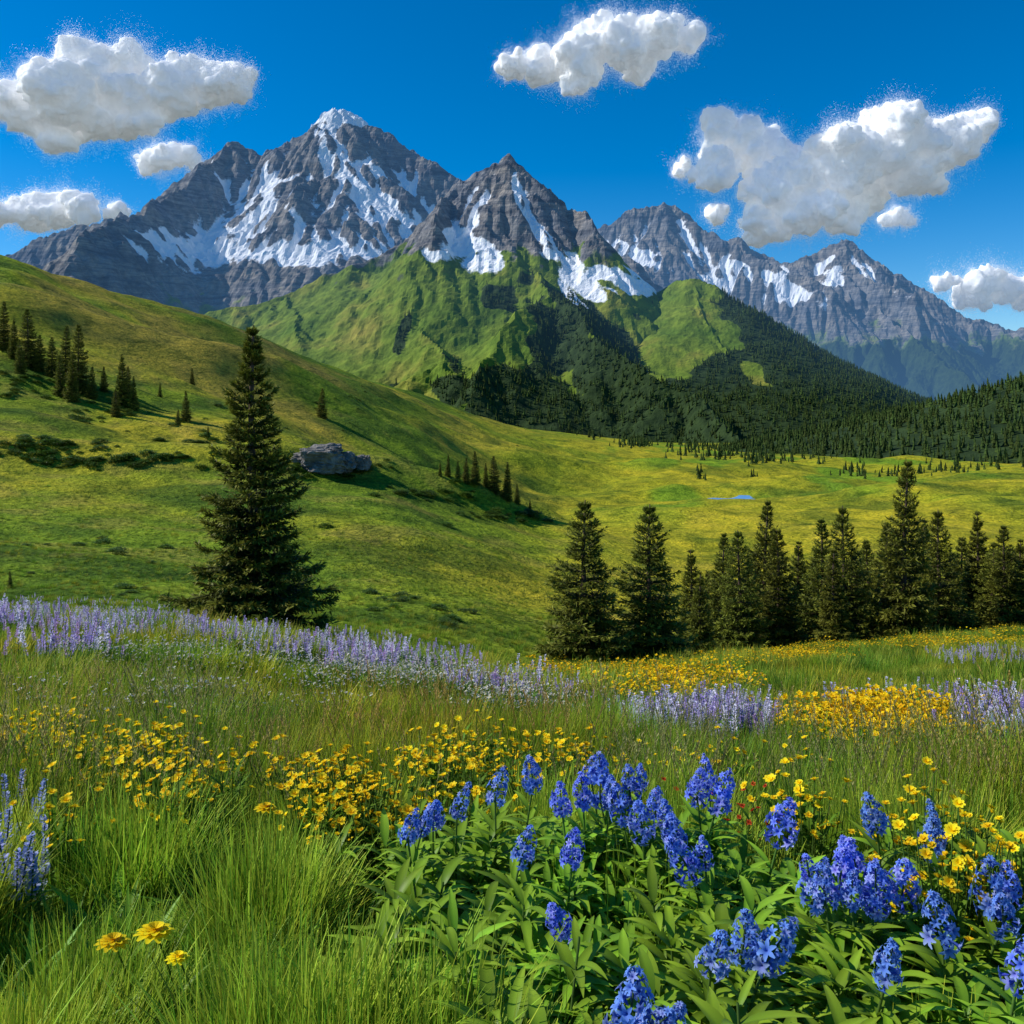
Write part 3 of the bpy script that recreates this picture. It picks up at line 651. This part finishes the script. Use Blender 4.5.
C_fine=coll('fine_grass_tuft',[tuft('fg%d'%i,130,.07,.08,.25,w_,60+i,*c_,lean=(1.45,.2)) for i,(c_,w_) in enumerate([(gA,.004),(gD,.0042),(gC,.005),(gC,.004)])])
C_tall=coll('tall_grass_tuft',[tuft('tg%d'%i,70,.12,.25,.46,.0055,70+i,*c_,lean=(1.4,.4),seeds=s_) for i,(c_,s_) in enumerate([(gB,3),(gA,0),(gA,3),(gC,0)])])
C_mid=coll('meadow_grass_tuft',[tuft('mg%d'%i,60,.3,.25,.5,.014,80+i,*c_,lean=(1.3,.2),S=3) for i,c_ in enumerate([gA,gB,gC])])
def weed(name,seed,n,L0,L1,wr):
    R=np.random.default_rng(seed);mb=MB();B=R.normal(0,.015,(n,3));B[:,2]=0
    V,Fc,t=ribbons(B,np.arange(n)*2.399,R.uniform(.8,1.5,n),R.uniform(-.2,.8,n),R.uniform(L0,L1,n),R.uniform(.8,1.2,n)*wr,7,.3,'leaf',3)
    c=lerpc((.07,.16,.012),(.22,.40,.03),t);c=c*np.repeat(R.uniform(.7,1.2,n),24)[:,None];mb.add(V,Fc,c);return mb.mesh(name,[M_leaf])
C_weed=coll('broad_leaf_weed',[weed('wd%d'%i,170+i,16,.12,.26,w_) for i,w_ in enumerate([.014,.020,.026])])
seedbase=[(430,900,2.75),(500,900,2.7),(570,920,2.5),(640,930,2.6),(710,900,2.6),(600,990,2.1),(740,990,2.1),(850,960,2.35),(900,980,2.25),(960,990,2.2),(1020,990,2.2),(640,1040,1.75),(880,1040,1.9),(480,960,2.3),(540,1000,2.0),(450,1010,2.0),(700,960,2.3),(800,1010,2.1),(960,940,2.5),(1020,930,2.6),(740,1050,1.8),(980,1050,1.8)]
sb=np.array([(W(a,b,D)[0],D) for a,b,D in seedbase])
def samp(N,D0,D1,p0=-150,p1=1174):
    D=np.exp(rng.uniform(math.log(D0),math.log(D1),N));px=rng.uniform(p0,p1,N);X=(px-512)/F*D
    return px,np.stack([X,D,H(X,D)],-1)
px,P=samp(6000,1.5,4.2,-250,1274);cl=fbm(P[:,0]*2.6,P[:,1]*2.6,3,2)
dm=np.min(np.hypot(P[:,0][:,None]-sb[:,0],P[:,1][:,None]-sb[:,1]),1)
keep=((dm>.27)|(rng.random(len(P))<.06))&((px<390)|(P[:,1]>2.7)|(rng.random(len(P))<.5))
s=np.clip(.70+1.9*cl,.35,1.75);s=s*rng.uniform(.85,1.2,len(P))
idx=np.where(cl+rng.normal(0,.12,len(P))>.1,rng.integers(0,2,len(P)),np.where(rng.random(len(P))<.25,0,rng.integers(2,4,len(P))))
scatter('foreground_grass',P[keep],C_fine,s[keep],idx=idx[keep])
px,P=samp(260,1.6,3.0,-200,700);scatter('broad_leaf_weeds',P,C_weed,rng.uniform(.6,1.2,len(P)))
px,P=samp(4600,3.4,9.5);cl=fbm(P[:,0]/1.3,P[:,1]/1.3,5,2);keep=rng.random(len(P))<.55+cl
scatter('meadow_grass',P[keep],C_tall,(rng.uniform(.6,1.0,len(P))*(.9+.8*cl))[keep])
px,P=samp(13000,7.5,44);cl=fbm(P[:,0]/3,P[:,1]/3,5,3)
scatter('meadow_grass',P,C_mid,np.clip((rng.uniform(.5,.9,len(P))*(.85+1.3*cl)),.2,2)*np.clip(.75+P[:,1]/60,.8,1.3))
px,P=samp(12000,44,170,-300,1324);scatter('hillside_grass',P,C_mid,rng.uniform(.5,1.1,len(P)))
def bush(name,seed,c0,c1,N=700,flow=None):
    R=np.random.default_rng(seed);mb=MB();d=R.normal(0,1,(N,3));d/=np.linalg.norm(d,axis=1)[:,None];d[:,2]=np.abs(d[:,2])
    nz=1+.5*fbm(d[:,0]*2+seed,d[:,1]*2,d[:,2]*2,3);rr=R.uniform(.45,1,N)**.5*nz*.5
    B=d*rr[:,None]*np.array([1,1,.8]);V,Fc,t=ribbons(B,R.uniform(0,6.3,N),R.uniform(-.3,1.4,N),R.uniform(-.6,.9,N),R.uniform(.08,.16,N),.05,2,.2,'leaf',2)
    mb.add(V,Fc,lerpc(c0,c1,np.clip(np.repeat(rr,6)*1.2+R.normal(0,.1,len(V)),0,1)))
    if flow:
        K=flow[0];i=R.integers(0,N,K);V,Fc,t=ribbons(B[i]*1.12,R.uniform(0,6.3,K),R.uniform(.2,1.5,K),.3,.05,.035,2,0,'petal',2);mb.add(V,Fc,flow[1])
    return mb.mesh(name,[M_leaf],smooth=False)
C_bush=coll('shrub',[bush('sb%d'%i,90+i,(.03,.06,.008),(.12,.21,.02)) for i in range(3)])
C_fbush=coll('flowering_shrub',[bush('fb%d'%i,96+i,(.05,.08,.02),(.16,.24,.05),flow=(420,(.62,.58,.78))) for i in range(2)])
pp=[]
for cx,cy,rx,ry,n in [(395,600,25,12,14),(450,620,18,10,10),(120,545,130,20,8),(40,445,60,8,60),(130,460,70,5,40),(200,430,50,12,24),(330,466,50,6,30),(430,490,50,6,24),(40,385,50,10,30),(300,400,90,30,8),(490,512,40,6,26),(110,410,40,8,20),(150,560,80,10,10),(560,450,60,12,14),(400,400,60,14,14),(130,590,20,4,5),(300,462,14,3,8),(360,462,14,3,8)]:
    pp.append(np.stack([R.normal(cx,rx*.6,n),R.normal(cy,ry*.6,n)],-1))
pp=np.concatenate(pp);P,ok=hit(pp[:,0],pp[:,1]);P=P[ok]
sc3=(R.uniform(.7,2.0,len(P))*np.clip(P[:,1]/140,.7,1.5))[:,None]*np.array([[1.3,1.3,.8]])
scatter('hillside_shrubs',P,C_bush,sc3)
for a,b_,s_ in [(905,755,.62),(940,768,.5),(740,700,.7),(80,655,.9),(180,662,.8),(620,735,.4)]:
    p_,_=hit([a],[b_+12]);o=obj('flowering_shrub',C_fbush.objects[0 if a%2 else 1].data,loc=p_[0]);o.scale=(s_,s_,s_*.9)
def spike(name,seed,h,cA,cB,n=1,hw=.035):
    R=np.random.default_rng(seed);mb=MB()
    for q in range(n):
        b=np.array([R.normal(0,.09),R.normal(0,.09),0]) if n>1 else np.zeros(3);hh=h*R.uniform(.7,1.1);tt=np.linspace(0,1,5);aa=R.uniform(0,6.3)
        P=b+np.stack([.12*hh*tt**2*math.cos(aa),.12*hh*tt**2*math.sin(aa),hh*tt],-1);V,Fc=tube(P,.004,3);mb.add(V,Fc,(.08,.15,.04))
        K=55;u=R.uniform(.55,1,K);pp=np.stack([np.interp(u,tt,P[:,i]) for i in range(3)],-1);ww=hw*(1.25-u)*1.6
        V,Fc,t=ribbons(pp,R.uniform(0,6.3,K),R.uniform(-.2,.5,K),R.uniform(.5,1.3,K),ww+.01,.02,2,.3,'petal',2)
        cc=lerpc(cA,cB,np.clip(np.repeat(u,6)+R.normal(0,.2,len(V)),0,1));mb.add(V,Fc,cc)
        K=18;u=R.uniform(.05,.55,K);pp=np.stack([np.interp(u,tt,P[:,i]) for i in range(3)],-1)
        V,Fc,t=ribbons(pp,R.uniform(0,6.3,K),.6,-.1,.10,.024,2,.2,'leaf',2);mb.add(V,Fc,(.12,.24,.03))
    return mb.mesh(name,[M_petal],smooth=False)
C_lup=coll('lavender_lupine',[spike('lp%d'%i,100+i,.55,*c_,n=2) for i,c_ in enumerate([((.50,.42,.76),(.70,.64,.9)),((.42,.34,.68),(.58,.48,.82)),((.70,.68,.86),(.82,.8,.93)),((.52,.35,.64),(.68,.5,.78))])])
C_blue2=coll('pale_blue_lupine',[spike('pb%d'%i,110+i,.42,*c_,n=1,hw=.02) for i,c_ in enumerate([((.26,.32,.64),(.48,.54,.84)),((.37,.42,.7),(.66,.7,.88))])])
def heads(name,seed,n,h,spread,pet,pl,pw,cA,cB,cc,tilt=.4):
    R=np.random.default_rng(seed);mb=MB()
    for q in range(n):
        aa=R.uniform(0,6.3);rr=spread*math.sqrt(R.random());hh=h*R.uniform(.72,1.05)
        tp=np.array([rr*math.cos(aa),rr*math.sin(aa),hh]);tt=np.linspace(0,1,4)[:,None];b=tp*np.array([.25,.25,0])
        P=b*(1-tt)+tp*tt;V,Fc=tube(P,.0018,3);mb.add(V,Fc,(.10,.19,.03))
        sz=R.uniform(.6,1.15)
        a=np.arange(pet)/pet*6.283+R.uniform(0,1);V,Fc,t=ribbons(np.zeros((pet,3)),a,.7,.1,sz*pl*R.uniform(.8,1.15,pet),pw*sz,2,.25,'petal',3)
        V2,F2,t2=ribbons(np.zeros((6,3))+[0,0,.002],np.arange(6)*1.05,1.2,.6,pl*.6*sz,pw*.8,1,0,'petal',2)
        tl=R.normal(0,tilt,2)+np.array([0,-.15]);Rm=rotfrom(np.array([tl[0],tl[1],1.]))
        mb.add(V@Rm.T+tp,Fc,lerpc(cA,cB,t));mb.add(V2@Rm.T+tp,F2,cc)
        V,Fc,t=ribbons(np.tile(b,(6,1))+np.array([0,0,1.])*R.uniform(0,hh*.75,(6,1)),R.uniform(0,6.3,6),1.1,.2,.1,.014,3,.2,'leaf',2);mb.add(V,Fc,(.13,.25,.02))
    return mb.mesh(name,[M_petal],smooth=True)
yA,yB,yc=(.92,.62,.0),(.96,.80,.03),(.92,.66,.01)
C_yel=coll('yellow_wildflower',[heads('yw%d'%i,120+i,nn_,.40,.12,8,.019,.016,yA,yB,yc) for i,nn_ in enumerate([11,9,6])])
C_yelf=coll('yellow_wildflower_clump',[heads('yf%d'%i,130+i,10,.34,.28,5,.024,.024,*c_,yc) for i,c_ in enumerate([(yA,yB),((.84,.46,.0),(.92,.58,.01)),((.88,.54,.0),(.94,.68,.02))])])
C_wht=coll('white_wildflower',[heads('ww%d'%i,140+i,10,.40,.25,5,.018,.015,(.7,.7,.76),(.82,.82,.86),(.6,.5,.1)) for i in range(2)])
C_red=coll('red_wildflower',[heads('rw%d'%i,150+i,4,.4,.12,6,.014,.010,(.6,.06,.02),(.7,.12,.03),(.3,.05,.0)) for i in range(2)])
def patch(name,c,regs,hgt,s0,s1,clump=0,cw=1.5):
    q=[]
    for cx,cy,rx,ry,n in regs:
        a=R.uniform(0,6.3,n);r=R.random(n)**.65;q.append(np.stack([cx+rx*r*np.cos(a),cy+ry*r*np.sin(a)],-1))
    q=np.concatenate(q);P,ok=hit(q[:,0],q[:,1],hgt);P=P[ok&(P[:,1]<75)]
    if clump: P=P[fbm(P[:,0]/cw,P[:,1]/cw,clump,3)+R.normal(0,.12,len(P))>0]
    scatter(name,P,c,R.uniform(s0,s1,len(P)))
patch('lavender_lupines',C_lup,[(60,608,130,14,360),(180,620,120,12,300),(300,636,110,11,220),(400,650,90,10,130),(500,668,50,8,50),(60,640,90,12,40)],.45,.6,1.1)
patch('lavender_lupines',C_lup,[(700,702,85,12,420),(930,688,100,8,320),(1000,705,50,14,260),(560,686,50,8,60),(985,650,60,6,200),(520,674,60,8,80)],.36,.55,.85,clump=9,cw=1.2)
patch('white_wildflowers',C_wht,[(230,655,160,12,150),(420,672,130,10,280),(520,690,70,8,100),(200,690,200,20,40),(380,660,60,8,100)],.36,.7,1.1)
patch('pale_blue_lupines',C_blue2,[(15,815,36,40,24),(8,780,22,20,10),(90,640,60,10,30)],.34,.5,.8)
patch('yellow_wildflowers',C_yel,[(360,788,60,16,36),(330,775,50,14,14),(45,728,50,14,32),(130,738,60,16,36),(190,762,50,12,15),(290,752,16,6,5),(470,748,70,12,34),(560,748,40,10,16),(180,775,40,8,6),(65,795,10,6,3),(810,790,24,8,7),(960,855,60,14,11),(1010,845,25,12,8),(480,775,60,8,5),(930,800,60,14,8),(700,745,120,12,10)],.40,.75,1.2)
patch('yellow_flower_field',C_yelf,[(880,712,110,18,850),(900,708,70,8,180)],.33,.7,1.15,clump=3,cw=.8)
patch('yellow_flower_field',C_yelf,[(665,672,90,10,600),(620,656,70,9,800),(720,650,100,10,800),(800,648,60,7,340),(850,640,120,8,500),(960,634,70,8,400),(560,662,30,7,150),(1000,625,40,6,150)],.42,1.0,1.55,clump=5,cw=3.5)
patch('red_wildflowers',C_red,[(740,785,22,18,8),(640,770,40,10,3)],.4,.7,1.0)
# ---------------------------------------------------------------- near yellow daisies
for px_,py_,D,sc in [(113,942,2.05,1.0),(155,932,2.05,1.15),(178,958,2.0,.7),(266,808,3.0,1.0)]:
    mb=MB();tp=W(px_,py_,D);gz=float(H(tp[0],tp[1]));b=np.array([tp[0]+.03,tp[1]+.05,gz]);tt=np.linspace(0,1,7)[:,None]
    P=b*(1-tt)+tp*tt+np.array([.02,0,0])*np.sin(tt*3.1);V,Fc=tube(P,.0022,5);mb.add(V,Fc,(.12,.22,.03))
    Rm=rotfrom(np.array([.1,.1,1.]))
    for ring,(n_,l_,e_) in enumerate([(11,.040,.1),(9,.030,.35),(8,.018,.8)]):
        a=np.arange(n_)/n_*6.283+ring*.3;V,Fc,t=ribbons(np.zeros((n_,3))+[0,0,.002*ring],a,e_,e_-.4,l_*sc,.02*sc,3,.25,'petal',3);mb.add(V@Rm.T+tp,Fc,lerpc((.88,.58,0),(.95,.78,.02),t))
    obj('yellow_daisy',mb.mesh('yellow_daisy',[M_petal]))
# ---------------------------------------------------------------- blue flower plants
def bluehead(R,w,h):
    mb=MB();n=int(34+R.integers(0,12))
    a=np.arange(6)/6*6.283;V0,F0,t0=ribbons(np.zeros((6,3)),a,1.15,-.35,.024,.0095,3,.3,'petal',3)
    V1,F1=tube(np.array([[0,0,-.014],[0,0,-.005],[0,0,.004]]),np.array([.0012,.0035,.0045]),6)
    for q in range(n):
        f=(q+.5)/n;z=h*(f*.97);az=q*2.399+R.normal(0,.3);rad=w*.5*(math.sin(math.pi*min(.97,(f*.7+.22)))**.6)*(1-.55*f)*R.uniform(.7,1.35)
        el=-.45+1.5*f+R.normal(0,.3);d=np.array([math.cos(az)*math.cos(el),math.sin(az)*math.cos(el),math.sin(el)])
        Rm=rotfrom(d);c=np.array([0,0,z])+d*rad*.85;s=(.95-.55*f)*R.uniform(.7,1.25)*w/.075
        cb=R.uniform(.75,1.25);c0=np.array([.08,.15,.62])*cb;c1=np.array([.22,.38,.94])*cb
        if R.random()<.3: c0=np.array([.16,.16,.64]);c1=np.array([.42,.54,.95])
        mb.add(V0@Rm.T*s+c,F0,lerpc(c0,c1,t0),1);mb.add(V1@Rm.T*s+c,F1,(.08,.13,.6),1)
    V,Fc=tube(np.array([[0,0,-.01],[0,0,h*.95]]),np.array([.0035,.0015]),5);mb.add(V,Fc,(.07,.14,.06),0)
    return mb
def leaves(mb,R,P,n,lo,hi,L0,L1,wr=.2):
    tt=np.linspace(0,1,len(P));u=np.sort(R.uniform(lo,hi,n));pp=np.stack([np.interp(u,tt,P[:,i]) for i in range(3)],-1)
    az=np.arange(n)*2.399+R.normal(0,.35,n);L=R.uniform(L0,L1,n)*(1.15-.45*u)
    V,Fc,t=ribbons(pp,az,R.uniform(.4,1.1,n),R.uniform(-.7,.25,n),L,L*wr*R.uniform(.8,1.2,n),7,.28,'leaf',3)
    sh=np.repeat(R.uniform(.7,1.3,n),8*3)[:,None]
    c=lerpc((.11,.23,.015),(.28,.44,.03),t)*sh
    c=c.reshape(-1,3,3);c[:,1,:]*=1.35;mb.add(V,Fc,c.reshape(-1,3),0)
hd=[(433,808,.8),(408,825,.7),(457,798,.75),(495,783,.8),(533,772,.85),(521,842,.8),(572,846,.8),(562,798,.85),(600,778,1.15),(622,800,.9),(630,780,.8),(643,818,1.0),(676,826,.9),(690,848,1.0),(697,782,.85),(718,788,1.0),(708,770,.7),(562,915,.75),(711,943,.9),(742,928,1.0),(766,938,1.05),(780,818,1.1),(812,880,.95),(838,872,1.0),(862,868,1.15),(876,886,.9),(902,876,1.05),(877,808,.95),(932,835,.95),(942,916,1.0),(990,885,1.1),(1004,902,.9),(887,957,.8),(628,1003,1.15),(645,1010,.9),(1018,957,.9),(660,1025,.9),(848,850,.8),(583,790,.8),(655,800,.8),(612,790,.7),(668,812,.7),(825,885,.8),(888,880,.8),(422,818,.6),(640,775,.6),(590,765,.6),(810,865,.6),(850,888,.7),(935,815,.6),(1010,880,.8),(705,850,.6)]
def headD(py): return float(np.interp(py,[765,800,850,900,950,1010],[2.75,2.6,2.35,2.1,1.88,1.68]))
assign={i:[] for i in range(len(sb))}
for px_,py_,s_ in hd:
    D=headD(py_);tp=W(px_,py_,D);d=np.hypot(sb[:,0]-tp[0],sb[:,1]-tp[1]);assign[int(d.argmin())].append((tp,s_))
for i,(bx,by) in enumerate(sb):
    R2=np.random.default_rng(200+i);mb=MB()
    for tp,s_ in assign[i]:
        h=.098*s_*R2.uniform(.9,1.25);w=.074*s_;b=np.array([bx*.3+tp[0]*.7+R2.normal(0,.03),by*.3+tp[1]*.7+R2.normal(0,.03),0]);b[2]=float(H(b[0],b[1]))-.02
        top=tp-np.array([0,0,h*.5]);tt=np.linspace(0,1,10)[:,None];P=b*(1-tt)+top*tt;P[:,:2]+=(np.sin(tt*np.pi)*R2.normal(0,.015,2))
        V,Fc=tube(P,np.linspace(.0045,.003,10),6);mb.add(V,Fc,(.12,.23,.04),0)
        leaves(mb,R2,P,28,.1,.84,.10,.17,.2)
        hb=bluehead(R2,w,h);ax=(P[-1]-P[-3]);ax=ax/np.linalg.norm(ax)+np.array([R2.normal(0,.2),R2.normal(0,.15),0]);Rm=rotfrom(ax)
        V=np.concatenate(hb.V)@Rm.T+top;off=mb.n
        mb.V.append(V);mb.C.append(np.concatenate(hb.C));mb.n+=len(V)
        for Fc,M in zip(hb.Fs,hb.M): mb.Fs.append(Fc+off);mb.M.append(M)
    for q in range(15):
        b=np.array([bx+R2.normal(0,.13),by+R2.normal(0,.14),0]);b[2]=float(H(b[0],b[1]))-.02
        hmax=.36
        dd=[(math.hypot(tp[0]-b[0],tp[1]-b[1]),tp[2]) for hh_ in assign.values() for tp,_s in hh_]
        dd=[z_ for d_,z_ in dd if d_<.16]
        if dd: hmax=max(.10,min(.38,min(dd)-b[2]-.12))
        top=b+np.array([R2.normal(0,.06),R2.normal(0,.06),hmax*R2.uniform(.65,1.0)]);tt=np.linspace(0,1,6)[:,None];P=b*(1-tt)+top*tt
        V,Fc=tube(P,.003,5);mb.add(V,Fc,(.10,.2,.04),0);leaves(mb,R2,P,20,.2,1.0,.12,.20,.2)
    obj('blue_flower_plant',mb.mesh('blue_flower_plant',[M_leaf,M_petal],smooth=True))
# ---------------------------------------------------------------- light
el,az=math.radians(39),math.radians(-85)
sd=Vector((math.sin(az)*math.cos(el),math.cos(az)*math.cos(el),math.sin(el)))
L=bpy.data.lights.new('sun','SUN');L.energy=5.0;L.angle=math.radians(.5);L.color=(1,.95,.86)
so=obj('sun',L);so.rotation_euler=sd.to_track_quat('Z','Y').to_euler()
w=bpy.data.worlds.new('World');scene.world=w;w.use_nodes=True;nt=w.node_tree;bg=nt.nodes['Background']
st=nt.nodes.new('ShaderNodeTexSky');st.sky_type='NISHITA';st.sun_disc=False;st.sun_elevation=el;st.sun_rotation=az%(2*math.pi);st.altitude=1500;st.air_density=1.0;st.dust_density=.1;st.ozone_density=4.5
hs=nt.nodes.new('ShaderNodeHueSaturation');hs.inputs['Saturation'].default_value=1.42
nt.links.new(st.outputs[0],hs.inputs['Color']);nt.links.new(hs.outputs[0],bg.inputs[0]);bg.inputs[1].default_value=.135
cam=bpy.data.cameras.new('camera');co_=obj('camera',cam);co_.rotation_euler=(math.pi/2,0,0)
cam.lens=36*F/1024;cam.sensor_width=36;cam.shift_y=-(512-HY)/1024;cam.clip_start=.05;cam.clip_end=80000
scene.camera=co_
scene.view_settings.view_transform='Standard';scene.view_settings.look='None';scene.view_settings.exposure=0
